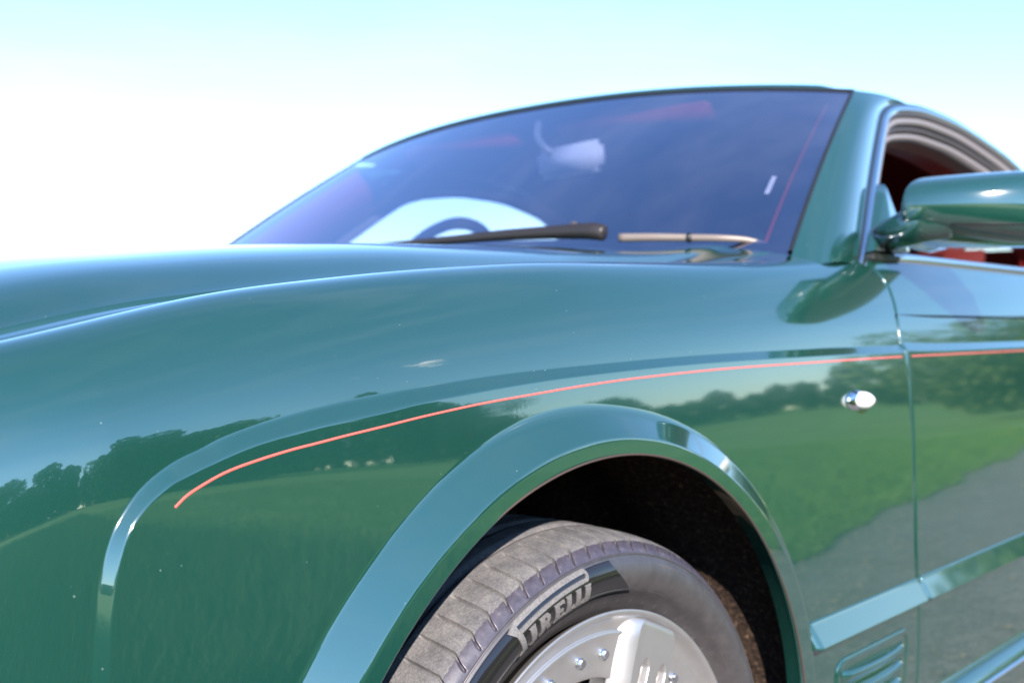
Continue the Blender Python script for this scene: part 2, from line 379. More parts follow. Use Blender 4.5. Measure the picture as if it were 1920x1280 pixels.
# door
def door_grid():
    zs_low = .155
    hb = np.concatenate([np.linspace(.17, .84, 70)[:-1], np.linspace(.84, .885, 12)[:-1]])
    hin = float(hz(1.2, .8892)); hout = float(hz(1.2, .9005)); hb = hb[hb < hin-.004]
    hh = np.concatenate([hb, np.linspace(hin-.004, hout+.004, 24), np.linspace(hout+.006, 1.062, 46)])
    xr = 2.16; V = np.zeros((240, len(hh), 3))
    S = SHd; o = np.argsort(S[:, 1])
    for j, h in enumerate(hh):
        xs = float(np.interp(h, S[o, 1], S[o, 0]))+.0052
        t = np.concatenate([np.linspace(0, .006, 10), .006+(np.linspace(0, 1, 231)[1:])**1.3*(xr-xs-.006)])
        x = xs+t; T = (h-hin)/(hout-hin)
        D = PROUD*(1-ramp01(np.full_like(x, T), .12))
        p = body(x, np.full_like(x, h), D)
        u = np.clip(1-t/.005, 0, 1); p[:, 1] += .004*(1-np.sqrt(1-u*u))
        V[:, j] = p
    e = V[:1].copy(); e[..., 1] += .014; V = np.concatenate([e, V], 0)
    return V
VD = door_grid(); door = grid('door', VD, PAINT, car)
mirror_obj(door)
ribbon('coachline', COd[COd[:, 0] > .8255], .0019, PROUD, PINK, door)
# rear quarter beyond the door
hq = np.linspace(.17, 1.062, 90); xq = np.linspace(2.166, 4.3, 60)
Q = body(xq[:, None]+0*hq, hq[None]+0*xq[:, None], PROUD*(hq < .9)[None]); tail = np.clip((xq-3.3)/1.0, 0, 1)[:, None]
Q[..., 1] += .35*tail**2.5
quarter = grid('rear_quarter', Q, PAINT, car); mirror_obj(quarter)
# boot deck
t = np.linspace(-1, 1, 40); xd = np.linspace(2.9, 4.3, 30)
V = np.zeros((30, 40, 3)); V[..., 0] = xd[:, None]; hw = (.93-.35*np.clip((xd-3.3), 0, 1)**2.5)[:, None]
V[..., 1] = YC+hw*t; V[..., 2] = 1.03+.05*(1-np.abs(t)**2.2)[None]-.05*((xd-2.9)/1.4)[:, None]**2
grid('boot_lid', V, PAINT, car)
# dark structure behind the panels
def boxmesh(name, lo, hi, m, parent=None, bev=0, smooth=False):
    bm = bmesh.new(); bmesh.ops.create_cube(bm, size=1)
    lo, hi = Vector(lo), Vector(hi)
    for v in bm.verts: v.co = Vector(((v.co.x+.5)*(hi.x-lo.x)+lo.x, (v.co.y+.5)*(hi.y-lo.y)+lo.y, (v.co.z+.5)*(hi.z-lo.z)+lo.z))
    if bev: bmesh.ops.bevel(bm, geom=bm.edges[:], offset=bev, segments=3, affect='EDGES')
    me = bpy.data.meshes.new(name); bm.to_mesh(me); bm.free(); return link(name, me, m, parent, smooth)
boxmesh('floor_pan', (.52, .05, .17), (4.2, 2*YC-.05, .24), DARK, car)
boxmesh('door_inner', (.66, .030, .19), (2.14, .085, .95), DARK, car)
boxmesh('door_inner', (.66, 2*YC-.085, .19), (2.14, 2*YC-.030, .95), DARK, car)
boxmesh('bulkhead', (.55, .06, .24), (.60, 2*YC-.06, .96), DARK, car)

# wheel arch liner
def liner_mat():
    m = mat('liner_felt', (.02, .015, .012), .95, 0, .1); n = noise(m, coords(m), 140, 6, .7)
    r = ramp(m, n.outputs[0], [(.35, (.014, .010, .009)), (.58, (.05, .033, .025)), (.70, (.22, .14, .09))]); L(m, r.outputs[0], bsdf(m).inputs['Base Color'])
    b = bump(m, n.outputs[0], .8, .006); L(m, b.outputs[0], bsdf(m).inputs['Normal']); return m
LINER = liner_mat()
th = np.linspace(R(-24), R(204), 90); yy = np.linspace(.006, .42, 20)
V = np.zeros((90, 20, 3)); rl_ = .452+.01*np.sin(yy*30)
V[..., 0] = AC[0]+rl_[None]*np.cos(th)[:, None]; V[..., 2] = AC[1]+rl_[None]*np.sin(th)[:, None]; V[..., 1] = yy[None]
grid('arch_liner', V, LINER, car)
rr_ = np.linspace(.0, .455, 8); V = np.zeros((90, 8, 3)); V[..., 0] = AC[0]+rr_[None]*np.cos(th)[:, None]; V[..., 2] = AC[1]+rr_[None]*np.sin(th)[:, None]; V[..., 1] = .42
grid('arch_inner_wall', V, LINER, car)

# waist moulding low on the flank
def moulding(x0, x1, parent, roundend):
    xs = np.concatenate([x0+np.linspace(0, .02, 12)[:-1], np.linspace(x0+.02, x1-.004, 60), [x1-.002, x1]])
    prof = [(.4935, 0), (.4942, .014), (.4952, .0195), (.4968, .0212), (.4993, .0204), (.526, .0033), (.5285, .0026), (.5305, .0018), (.531, 0)]
    V = np.zeros((len(xs), len(prof), 3))
    for j, (z, D) in enumerate(prof):
        e = np.sqrt(np.clip(1-(1-np.clip((xs-x0)/.014, 0, 1))**2, 0, 1)) if roundend else np.where(xs <= x0+.0001, 0, 1.)
        e = np.where(xs >= x1-.0001, 0, e)
        zz = .512+(z-.512)*(.75+.25*e)
        V[:, j] = body(xs, hz(xs, zz), PROUD+D*e+.0002-.002*(D == 0))
    return grid('waist_moulding', V, PAINT, parent)
moulding(.440, .8175, wing, True); moulding(.8285, 2.15, door, False)

# wing vent with louvres, low behind the wheel
def vent():
    x0, x1, z0, z1 = .535, .790, .33, .460
    def rr(inset_, n=10, rad=.022):
        pts = []
        for cx, cz_, a0 in ((x1-inset_-rad, z1-inset_-rad, 0), (x0+inset_+rad, z1-inset_-rad, 90), (x0+inset_+rad, z0+inset_+rad, 180), (x1-inset_-rad, z0+inset_+rad, 270)):
            for k in range(n): a = R(a0+90*k/(n-1)); pts.append((cx+rad*math.cos(a), cz_+rad*math.sin(a)))
        return np.array(pts)
    rows = []
    for ins, D in ((0, -.0005), (.0015, .0022), (.004, .003), (.007, .0022), (.009, -.0005), (.010, -.004)):
        c = rr(ins); c = np.vstack([c, c[:1]]); rows.append(body(c[:, 0], hz(c[:, 0], c[:, 1]), PROUD+D+.0006))
    fr = grid('vent_frame', np.stack(rows, 1), PAINT, wing)
    c = rr(.009); xs = np.linspace(x0+.009, x1-.009, 24); zs = np.linspace(z0+.008, z1-.008, 10)
    V = body(xs[:, None]+0*zs, hz(xs[:, None]+0*zs, zs[None]+0*xs[:, None]), PROUD+.0004)
    grid('vent_backing', V, PAINT, wing)
    for k in range(4):
        zb = z1-.020-.027*k; xs = np.linspace(x0+.020, x1-.024, 30)
        prof = [(0, 0), (-.004, .010), (-.007, .0125), (-.010, .0115), (-.022, .002), (-.023, 0)]
        u = (xs-xs[0])/(xs[-1]-xs[0]); e = np.sqrt(np.clip(np.sin(np.clip(u, 0, 1)*np.pi), 0, 1))**.5
        V = np.stack([body(xs, hz(xs, zb+dz), PROUD+.0007+D*e) for dz, D in prof], 1)
        grid('louvre', V, PAINT, wing)
vent()
# sill strip
xs = np.linspace(.50, 2.5, 80); prof = [(.318, 0), (.316, .006), (.300, .022), (.288, .024), (.20, .020), (.17, 0)]
grid('sill', np.stack([body(xs, hz(xs, np.full_like(xs, z)), PROUD+D) for z, D in prof], 1), PAINT, car)
grid('sill_trim', np.stack([body(xs, hz(xs, np.full_like(xs, z)), PROUD+D) for z, D in [(.2985, .0235), (.298, .030), (.294, .031), (.291, .0245)]], 1), CHROME, car)

# side marker lamp
def marker():
    c = body(.622, float(hz(.622, .822)), PROUD); cx, cy, cz0 = c
    def ell(name, rx, rz, ry, off, m, dx=0, p=2.0, tip=0.0):
        n, k = 40, 14; V = np.zeros((n+1, k, 3))
        for i in range(n+1):
            a = 2*math.pi*i/n
            for j in range(k):
                s = (math.pi/2)*j/(k-1); rad = math.cos(s)**(2/p); 
                sx = rx*(1+tip*max(0, math.cos(a))**3)
                V[i, j] = (cx+dx+sx*math.cos(a)*rad, cy-off-ry*math.sin(s), cz0+rz*math.sin(a)*rad)
        return grid(name, V, m, wing, cull=True, flip=True)
    ell('marker_bezel', .030, .0155, .010, -.001, CHROME, -.004, 2.6)
    GL = mat('marker_lens', (.86, .84, .80), .12, .0, .8, 1, .02)
    ell('marker_lens', .022, .0135, .017, .005, GL, .004, 2.4, .35)
marker()

# ------------------------------------------------------------------ wheel
WZ = .356
wheel = empty('front_wheel', (0, 0, WZ), car)
def lathe(name, prof, m, parent, n=160, closed=True, th0=0, th1=2*math.pi):
    prof = np.array(prof, float); th = np.linspace(th0, th1, n, endpoint=not closed)
    V = np.zeros((n, len(prof), 3)); V[..., 0] = prof[None, :, 1]*np.cos(th)[:, None]; V[..., 2] = prof[None, :, 1]*np.sin(th)[:, None]; V[..., 1] = prof[None, :, 0]
    return grid(name, V, m, parent, closed=closed)
def tyre_mat(kind):
    m = mat('tyre_'+kind, (.03, .03, .03), .6, 0, .5)
    b = bsdf(m); co = coords(m)
    if kind == 'tread':
        n1 = noise(m, co, 38, 8, .65); n2 = noise(m, co, 420, 4, .6); n3 = noise(m, co, 9, 3)
        mx = N(m, 'ShaderNodeMath', operation='MULTIPLY_ADD'); mx.inputs[1].default_value = .45; L(m, n2.outputs[0], mx.inputs[0])
        ad = N(m, 'ShaderNodeMath', operation='MULTIPLY'); ad.inputs[1].default_value = .55; L(m, n1.outputs[0], ad.inputs[0]); L(m, ad.outputs[0], mx.inputs[2])
        r = ramp(m, mx.outputs[0], [(.36, (.066, .063, .067)), (.5, (.112, .106, .109)), (.66, (.185, .172, .164))])
        L(m, r.outputs[0], b.inputs['Base Color']); b.inputs['Roughness'].default_value = .8; b.inputs['Specular IOR Level'].default_value = .25
        bp = bump(m, mx.outputs[0], .5, .0015); L(m, bp.outputs[0], b.inputs['Normal'])
    elif kind == 'side':
        n1 = noise(m, co, 60, 6, .6)
        r = ramp(m, n1.outputs[0], [(.3, (.13, .118, .121)), (.75, (.19, .172, .174))]); L(m, r.outputs[0], b.inputs['Base Color'])
        b.inputs['Roughness'].default_value = .46; b.inputs['Metallic'].default_value = .80; b.inputs['Specular IOR Level'].default_value = .7
        n2 = noise(m, co, 700, 3, .6); bp = bump(m, n2.outputs[0], .22, .0006); L(m, bp.outputs[0], b.inputs['Normal'])
    elif kind == 'buttress':
        n1 = noise(m, co, 90, 6, .7); r = ramp(m, n1.outputs[0], [(.35, (.035, .030, .042)), (.6, (.062, .054, .072)), (.72, (.15, .13, .125))]); L(m, r.outputs[0], b.inputs['Base Color'])
        b.inputs['Roughness'].default_value = .42; b.inputs['Specular IOR Level'].default_value = .7
        bp = bump(m, n1.outputs[0], .3, .0010); L(m, bp.outputs[0], b.inputs['Normal'])
    elif kind == 'gloss':
        b.inputs['Base Color'].default_value = (.012, .011, .012, 1); b.inputs['Roughness'].default_value = .10; b.inputs['Specular IOR Level'].default_value = .8
        n2 = noise(m, co, 300, 3, .6); bp = bump(m, n2.outputs[0], .05, .0005); L(m, bp.outputs[0], b.inputs['Normal'])
    else:
        n1 = noise(m, co, 500, 6, .7); r = ramp(m, n1.outputs[0], [(.3, (.065, .06, .06)), (.7, (.19, .175, .17))]); L(m, r.outputs[0], b.inputs['Base Color'])
        b.inputs['Roughness'].default_value = .5; b.inputs['Specular IOR Level'].default_value = .7
    return m
TREAD, SIDE, GLOSS, LETTER, BUTT = tyre_mat('tread'), tyre_mat('side'), tyre_mat('gloss'), tyre_mat('letters'), tyre_mat('buttress')
SP = bez([(.020, .262), (.0135, .2700), (.0095, .2765), (.0065, .2812), (.0020, .2862), (-.0072, .2942), (-.0125, .3030), (-.0140, .3120), (-.0122, .3215), (-.0085, .3285), (-.0062, .3316)], 90)
def side_y(r): return np.interp(r, SP[:, 1], SP[:, 0])
lathe('tyre_sidewall', SP, SIDE, wheel, 240)
def tread():
    # profile from the ridge round the shoulder and over the tread to the inner shoulder
    pr = bez([(-.0058, .3322), (-.0030, .3368), (.0015, .3412), (.0075, .3450), (.0150, .3480), (.026, .3505), (.045, .3528), (.08, .3548), (.127, .356), (.18, .3548), (.225, .351), (.243, .344), (.252, .332)], 132)
    y, r = pr.T
    for c in (.072, .112, .152, .192): r = r-.0075*np.exp(-((y-c)/.0048)**8)
    N_ = 82; cols = []
    loc = np.array([-.5, -.36, -.22, -.12, -.085, -.070, -.042, 0, .042, .070, .085, .12, .22, .36])
    th = (np.arange(N_)[:, None]+loc[None]).ravel()*2*math.pi/N_; lc = np.tile(loc, N_)
    T = th[:, None]+R(1.0)*0; G = np.exp(-(lc/.064)**8)[:, None]
    dep = .0062*sm(.3335, .3400, pr[:, 1])[None]*(1-sm(.052, .060, y))[None]
    dep = np.where(y[None] > .06, 0, dep)
    rr = r[None]-G*dep
    # sipes lean a little and hook towards their outer end
    off = -R(1.0)*np.clip(y/.06, 0, 1)**1.5+R(1.3)*(1-sm(-.004, .012, y))
    ang = T+off[None]+R(.8)
    V = np.stack([rr*np.cos(ang), np.broadcast_to(y, rr.shape), rr*np.sin(ang)], -1)
    o = grid('tyre_tread', V, TREAD, wheel, closed=True); o.data.materials.append(BUTT)
    cy = np.zeros(len(o.data.polygons)*3); o.data.polygons.foreach_get('center', cy); cy = cy.reshape(-1, 3)
    an = np.arctan2(cy[:, 2], cy[:, 0]); lim = .0060+.0002*np.sin(an*230)
    o.data.polygons.foreach_set('material_index', (cy[:, 1] < lim).astype(np.int32)); return o
tread()
lathe('tyre_ridge', [(-.0064, .3302), (-.0078, .3309), (-.0080, .3317), (-.0070, .3325), (-.0052, .3326)], SIDE, wheel, 240)
lathe('tyre_inner_sidewall', [(.252, .332), (.262, .31), (.255, .28), (.24, .262)], SIDE, wheel, 90)
# polished band that carries the maker's name
def band():
    rs = np.linspace(.2885, .3300, 26); V = []
    for r in rs:
        e = R(90-9.5*(1-((r-.2885)/.0415))**1.6); V.append([(r*math.cos(a), side_y(r)-.0005, r*math.sin(a)) for a in np.linspace(e, R(148), 90)])
    return grid('polished_band', np.array(V), GLOSS, wheel, cull=False)
band()
def letters():
    """PIRELLI with the long bowl of the P reaching over the other letters; u = degrees from the P's stem, v = height 0..1"""
    th_l, r_b, r_t = 119.8, .2945, .3300
    shapes = []
    # P: stem, upper bar, lower bar, end cap
    stem = [(-.3, 1), (1.3, 1.0), (1.75, .80), (3.1, .66), (2.35, .16), (3.0, .12), (1.2, -.04), (.35, .55)]
    stem = [(0.0, .90), (2.3, 1.0), (2.2, .80), (2.6, .60), (2.7, .16), (3.5, .02), (.9, .02), (1.5, .16), (1.2, .66)]
    shapes.append(stem)
    def strip(u0, v0, u1, v1, t, n=14): return [(u0+(u1-u0)*k/n, v0+(v1-v0)*k/n+t/2) for k in range(n+1)]+[(u1-(u1-u0)*k/n, v1-(v1-v0)*k/n-t/2) for k in range(n+1)]
    shapes.append(strip(1.9, .945, 22.3, .945, .13, 22)); shapes.append(strip(2.4, .70, 22.3, .70, .115, 22))
    cap = [(22.2+.95*math.sin(a), .8225+.185*math.cos(a)) for a in np.linspace(0, math.pi, 12)]+[(22.2+.3*math.sin(a), .8225+.06*math.cos(a)) for a in np.linspace(math.pi, 0, 12)]
    shapes.append(cap)
    s = .90
    def serif_I(u): return [(u, .56), (u+1.9, .56), (u+1.7, .50), (u+1.75, .08), (u+2.1, .0), (u, .0), (u+.25, .08), (u+.2, .50)]
    shapes.append(serif_I(4.3))
    # R
    u = 7.3; shapes += [[(u, .56), (u+1.5, .56), (u+1.4, 0), (u, 0), (u+.2, .08), (u+.15, .50)], [(u+1.4, .56), (u+2.6, .55), (u+3.1, .46), (u+3.05, .34), (u+2.5, .25), (u+1.4, .235), (u+1.4, .32), (u+2.0, .335), (u+2.15, .40), (u+2.0, .465), (u+1.4, .475)],
               [(u+1.5, .25), (u+2.5, .25), (u+3.6, .02), (u+3.9, 0), (u+2.4, 0), (u+1.5, .2)]]
    # E
    u = 11.9; shapes += [[(u, .56), (u+1.4, .56), (u+1.4, 0), (u, 0), (u+.2, .08), (u+.15, .5)], [(u+1.4, .56), (u+3.0, .56), (u+3.0, .42), (u+2.6, .47), (u+1.4, .47)], [(u+1.4, .33), (u+2.5, .33), (u+2.5, .24), (u+1.4, .24)], [(u+1.4, .09), (u+2.6, .09), (u+3.1, .15), (u+3.1, 0), (u+1.4, 0)]]
    for u in (15.6, 18.6): shapes += [[(u, .56), (u+1.6, .56), (u+1.4, .48), (u+1.4, 0), (u, 0), (u+.2, .08), (u+.15, .48)], [(u+1.4, .09), (u+2.1, .10), (u+2.5, .19), (u+2.5, 0), (u+1.4, 0)]]
    shapes.append(serif_I(21.4))
    bm = bmesh.new()
    for sh in shapes:
        bm.faces.new([bm.verts.new((u, v, 0)) for u, v in sh])
    bmesh.ops.triangulate(bm, faces=bm.faces[:])
    for k in range(1, 20): bmesh.ops.bisect_plane(bm, geom=bm.verts[:]+bm.edges[:]+bm.faces[:], plane_co=(0, k*.053, 0), plane_no=(0, 1, 0))
    for k in range(0, 26): bmesh.ops.bisect_plane(bm, geom=bm.verts[:]+bm.edges[:]+bm.faces[:], plane_co=(k*.97, 0, 0), plane_no=(1, 0, 0))
    ex = bmesh.ops.extrude_face_region(bm, geom=bm.faces[:])
    top = {v for v in ex['geom'] if isinstance(v, bmesh.types.BMVert)}
    for v in bm.verts:
        a = R(th_l-v.co.x*.975); r = r_b+(r_t-r_b)*v.co.y
        v.co = (r*math.cos(a), float(side_y(r))-(.0020 if v in top else -.001), r*math.sin(a))
    bmesh.ops.recalc_face_normals(bm, faces=bm.faces[:])
    me = bpy.data.meshes.new('maker_lettering'); bm.to_mesh(me); bm.free()
    return link('maker_lettering', me, LETTER, wheel, False)
letters()
# small moulded size markings on the rough part, and the fine ticks at the bead
def ticks():
    V, F = [], []
    def blk(r, a, dr, da, h):
        b = len(V)
        for hh in (h, 0):
            for s1, s2 in ((-1, -1), (1, -1), (1, 1), (-1, 1)):
                rr = r+s1*dr/2; aa = R(a)+s2*da/2/r; V.append((rr*math.cos(aa), float(side_y(rr))-hh, rr*math.sin(aa)))
        F.extend([(b, b+1, b+2, b+3), (b, b+1, b+5, b+4), (b+1, b+2, b+6, b+5), (b+2, b+3, b+7, b+6), (b+3, b, b+4, b+7)])
    rg = random.Random(3)
    for a0, n, r in ((74, 26, .3225), (60, 22, .3232), (80, 30, .2925), (44, 30, .2930), (30, 20, .3225)):
        a = a0
        for k in range(n):
            if rg.random() < .82: blk(r, a, rg.choice([.0028, .0026]), rg.choice([.0012, .0006, .0018]), .0005)
            a -= .42
    for k in range(72): blk(.2790, k*5+2, .0045, .0007, .0007)
    return tag(pydata('moulded_markings', V, F, SIDE, wheel), kind='stuff')
ticks()
# rim
rimp = bez([(.010, .2660), (.003, .2695), (-.0005, .2712), (-.0022, .2700), (-.0020, .2670), (.0005, .2640), (.0045, .2610), (.0085, .2560), (.0105, .2500), (.0112, .2478)], 60)
lathe('rim', rimp, RIM, wheel, 200)
lathe('rim_barrel', [(.012, .262), (.03, .250), (.06, .240), (.20, .235), (.235, .262)], DARK, wheel, 90)
def disc():
    """face ring r .247 -> window openings, with a stepped outer edge"""
    n = 720; th = np.linspace(0, 2*math.pi, n, endpoint=False)
    ph = (np.degrees(th)-67) % 72; ph = np.minimum(ph, 72-ph)      # angle from the nearest spoke axis
    rin = .2035-.145*(1-sm(9, 17, ph))
    rin = np.where(ph > 11, .2035-.010*np.clip((ph-36)/25, -1, 0)**2, rin)
    rows = [(.0110, .2478), (.0122, .2474), (.0078, .2470), (.0068, .2460), (.0064, .2440), (.0090, .2400), (.0100, .2300), (.0115, .215)]
    V = np.zeros((n, len(rows)+4, 3))
    for j, (y, r) in enumerate(rows): V[:, j] = np.stack([r*np.cos(th), np.full(n, y), r*np.sin(th)], -1)
    for j, (y, k) in enumerate(((.0120, .4), (.0125, 1), (.0150, 1), (.045, 1))):
        r = .215*(1-k)+rin*k-(.002 if j == 2 else .004 if j == 3 else 0); V[:, len(rows)+j] = np.stack([r*np.cos(th), np.full(n, y), r*np.sin(th)], -1)
    return grid('rim_face', V, RIM, wheel, closed=True)
disc()
def spoke(ang):
    # stations along the radius: rho, half width at foot, half width of the flat top, top height y, foot y
    st = [(.045, .034, .026, .004, .04), (.09, .036, .027, .000, .04), (.14, .041, .029, -.004, .035), (.18, .047, .033, -.006, .016), (.205, .052, .036, -.0065, .0135), (.225, .055, .037, -.0065, .0115),
          (.240, .055, .037, -.006, .0085), (.250, .053, .036, -.0055, .0105), (.2560, .048, .033, -.0048, .0085), (.2595, .042, .030, -.0030, .006), (.2615, .034, .026, .0020, .005)]
    a = R(ang); er = np.array([math.cos(a), 0, math.sin(a)]); et = np.array([-math.sin(a), 0, math.cos(a)]); ey = np.array([0, 1, 0])
    S = bez([s for s in st], 150); V = []
    nT = 141
    for rho, wf, wt, yt, yf in S:
        tt = np.concatenate([[-wf, -wf+.001], np.linspace(-wt, wt, nT), [wf-.001, wf]])
        row = []
        for t_ in tt:
            if abs(t_) > wt+1e-9: y = yf+.0008 if abs(t_) < wf-1e-9 else yf+.002
            else:
                y = yt
                for c in (.0125, -.0225):              # two long slots in the top face
                    dd = max(abs(t_-c)/.0078, 0); lim = .2205 if True else 0
                    end = math.sqrt(max(0, (rho-.212)/.0085))if rho > .212 else 0
                    if math.hypot(dd, end) < 1 and rho > .10: y = yt+.0095*min(1, (1-math.hypot(dd, end))*3.0)
            row.append(er*rho+et*t_+ey*y)
        V.append(row)
    V = np.array(V); end = V[-1:].copy(); end[..., 1] = .012; V = np.concatenate([V, end], 0)
    return grid('spoke', V, RIM, wheel, flip=True)
s0 = spoke(67)
bpy.context.view_layer.update()
me_s = s0.data
for k in range(1, 5):
    o = s0.copy(); COL.objects.link(o); o.rotation_euler = (0, -R(72*k), 0)
def bolt(ang):
    a = R(ang); c = (.2232*math.cos(a), .0105, .2232*math.sin(a)); bm = bmesh.new(); 
    for r, d, z in ((.0066, .002, 0), (.0050, .0055, .002)):
        res = bmesh.ops.create_cone(bm, segments=12 if z else 20, radius1=r, radius2=r*.86, depth=d, cap_ends=True)
        for v in res['verts']: v.co.z += z
    me = bpy.data.meshes.new('rim_bolt'); bm.to_mesh(me); bm.free(); return me
bme = bolt(0)
for k in range(5):
    for da in (-19.0, 19.0, 29.5, -29.5):
        if abs(da) == 29.5 and False: continue
        a = R(67+72*k+da); o = link('rim_bolt', bme, CHROME, wheel, False); o.location = (.2233*math.cos(a), .0095, .2233*math.sin(a)); o.rotation_euler = (R(90), 0, 0)
lathe('hub_cap', [(-.004, .0001), (-.006, .02), (-.004, .034), (.004, .040), (.03, .044)], RIM, wheel, 60)
lathe('brake_disc', [(.075, .05), (.075, .185), (.10, .187)], SATIN, wheel, 60)
# the other three wheels, simpler, sharing the mesh data
for (x, y, sgn) in ((0, 2*YC, -1), (3.116, 0, 1), (3.116, 2*YC, -1)):
    wh = empty('front_wheel' if x == 0 else 'rear_wheel', (x, y, WZ), car); wh.scale = (1, sgn, 1)
    for ch in list(wheel.children):
        if ch.name.split('.')[0] in ('tyre_sidewall', 'tyre_tread', 'rim', 'rim_face', 'rim_barrel', 'spoke', 'hub_cap'):
            c = ch.copy(); COL.objects.link(c); c.parent = wh

# ------------------------------------------------------------------ cabin
def glass_mat(name, tint, refl=1.0, rough=.0):
    m = bpy.data.materials.new(name); m.use_nodes = True; t = m.node_tree; t.nodes.clear()
    o = t.nodes.new('ShaderNodeOutputMaterial'); g = t.nodes.new('ShaderNodeBsdfGlossy'); tr = t.nodes.new('ShaderNodeBsdfTransparent'); f = t.nodes.new('ShaderNodeFresnel'); mx = t.nodes.new('ShaderNodeMixShader')
    g.inputs[0].default_value = (*refl, 1) if isinstance(refl, tuple) else (refl, refl, refl, 1); g.inputs['Roughness'].default_value = rough
    tr.inputs[0].default_value = (*tint, 1); f.inputs[0].default_value = 1.6
    ml = t.nodes.new('ShaderNodeMath'); ml.operation = 'MULTIPLY_ADD'; ml.inputs[1].default_value = 2.1; ml.inputs[2].default_value = .26; ml.use_clamp = True
    t.links.new(f.outputs[0], ml.inputs[0]); mn = t.nodes.new('ShaderNodeMath'); mn.operation = 'MINIMUM'; mn.inputs[1].default_value = .60; t.links.new(ml.outputs[0], mn.inputs[0]); t.links.new(mn.outputs[0], mx.inputs[0]); t.links.new(tr.outputs[0], mx.inputs[1]); t.links.new(g.outputs[0], mx.inputs[2]); t.links.new(mx.outputs[0], o.inputs[0])
    return m
WGLASS = glass_mat('windscreen_glass', (.78, .80, .95), (.86, .83, 1.0))
SGLASS = glass_mat('side_glass', (.82, .88, .86))
def H_(t, off=0):
    t = np.asarray(t, float); a = abs(t)
    return np.stack([1.1254-.0968*(1-a**2.0), YC+.742*t, 1.3855+.0480*(1-a**2.37)], -1)
def B_(t):
    t = np.asarray(t, float); a = abs(t)
    return np.stack([.642-.097*(1-a**2.2), YC+.862*t, 1.045+.033*(1-a**2)], -1)
def screen(s, t):
    """s 0 at the base .. 1 at the header, t -1 near side .. 1 far side"""
    s = np.asarray(s, float)[..., None]; b, h = B_(t), H_(t); p = b*(1-s)+h*s
    bulge = (4*s*(1-s))[..., 0]; p[..., 0] -= .006*bulge; p[..., 2] += .007*bulge
    return p
tt = np.linspace(-1, 1, 120); ss = np.linspace(-.03, 1, 50)
G = screen(ss[:, None]+0*tt[None], tt[None]+0*ss[:, None])
grid('windscreen', G, WGLASS, car)
# printed black border inside the glass
FRIT = mat('black_glass_border', (.01, .01, .018), .3, 0, .4)
def border():
    mi = lambda s, t: screen(np.asarray(s, float), np.asarray(t, float))+np.array([.003, 0, -.003])
    n = 60; s = np.linspace(0, 1, n)
    for sg in (-1, 1):
        V = np.stack([mi(s, np.full(n, sg*1.0)), mi(s, np.full(n, sg*.955))], 1); grid('screen_border', V, FRIT, car)
    t = np.linspace(-1, 1, 100)
    grid('screen_border', np.stack([mi(np.full(100, 1.0), t), mi(np.full(100, .965), t)], 1), FRIT, car)
    grid('screen_border', np.stack([mi(np.full(100, -.02), t), mi(np.full(100, .05), t)], 1), FRIT, car)
border()
# rubber seal round the screen
s = np.linspace(0, 1, 40); e1 = screen(s, np.full(40, -1.0)); e2 = screen(np.full(120, 1.0), np.linspace(-1, 1, 120))[1:]; e3 = screen(s[::-1], np.full(40, 1.0))[1:]
tube('screen_seal', np.vstack([e1, e2, e3]), .0045, BLACK, car, 8, cap=False)

# near side frame of the window, outline in the leaning plane of the side glass
FO = [(.800, .083, 1.028), (.833, .093, 1.049), (.883, .11, 1.087), (.977, .143, 1.161), (1.085, .18, 1.243), (1.173, .209, 1.308), (1.237, .229, 1.352), (1.286, .239, 1.374), (1.353, .247, 1.391), (1.483, .254, 1.407), (1.606, .254, 1.408), (1.729, .251, 1.401), (1.877, .241, 1.377), (1.978, .23, 1.353), (2.064, .213, 1.316), (2.15, .19, 1.265), (2.24, .16, 1.20), (2.32, .128, 1.13), (2.38, .098, 1.06)]
FOd = bez(FO, 180)
def off_in(c, d, dy):
    """offset a side outline inwards (towards the opening's middle) by d and deeper by dy"""
    T = np.gradient(c, axis=0); T /= np.linalg.norm(T, axis=1)[:, None]
    pn = np.array([0, -1, .45]); pn = pn/np.linalg.norm(pn); Nn = np.cross(T, pn); Nn /= np.linalg.norm(Nn, axis=1)[:, None]
    mid = np.array([1.6, .15, 1.17]); sgn = np.sign(((mid-c)*Nn).sum(1)); sgn = np.where(sgn == 0, 1, sgn); sgn[:] = np.sign(np.median(sgn))
    return c+Nn*sgn[:, None]*d+np.array([0, dy, -dy*.3])
def frame_strip(name, prof, m):
    V = np.stack([off_in(FOd, d, dy) for d, dy in prof], 1); o = grid(name, V, m, car); return o
fr = [frame_strip('window_seal', [(-.006, -.001), (-.004, -.004), (-.001, -.004), (0, .0)], BLACK),
      frame_strip('window_frame_trim', [(-.0005, .002), (.0005, -.005), (.004, -.0085), (.012, -.0085), (.017, -.005), (.018, .003)], CHROME),
      frame_strip('window_seal', [(.017, .000), (.020, -.001), (.024, .001), (.025, .012)], RUBBER),
      frame_strip('door_seal', [(.024, .010), (.027, .005), (.036, .006), (.040, .014), (.041, .024)], GREYSEAL),
      frame_strip('door_seal', [(.040, .022), (.045, .018), (.050, .024), (.052, .036)], RUBBER),
      frame_strip('door_seal', [(.050, .034), (.056, .028), (.064, .032), (.067, .05), (.067, .075)], GREYSEAL)]
for o in list(fr): mirror_obj(o)
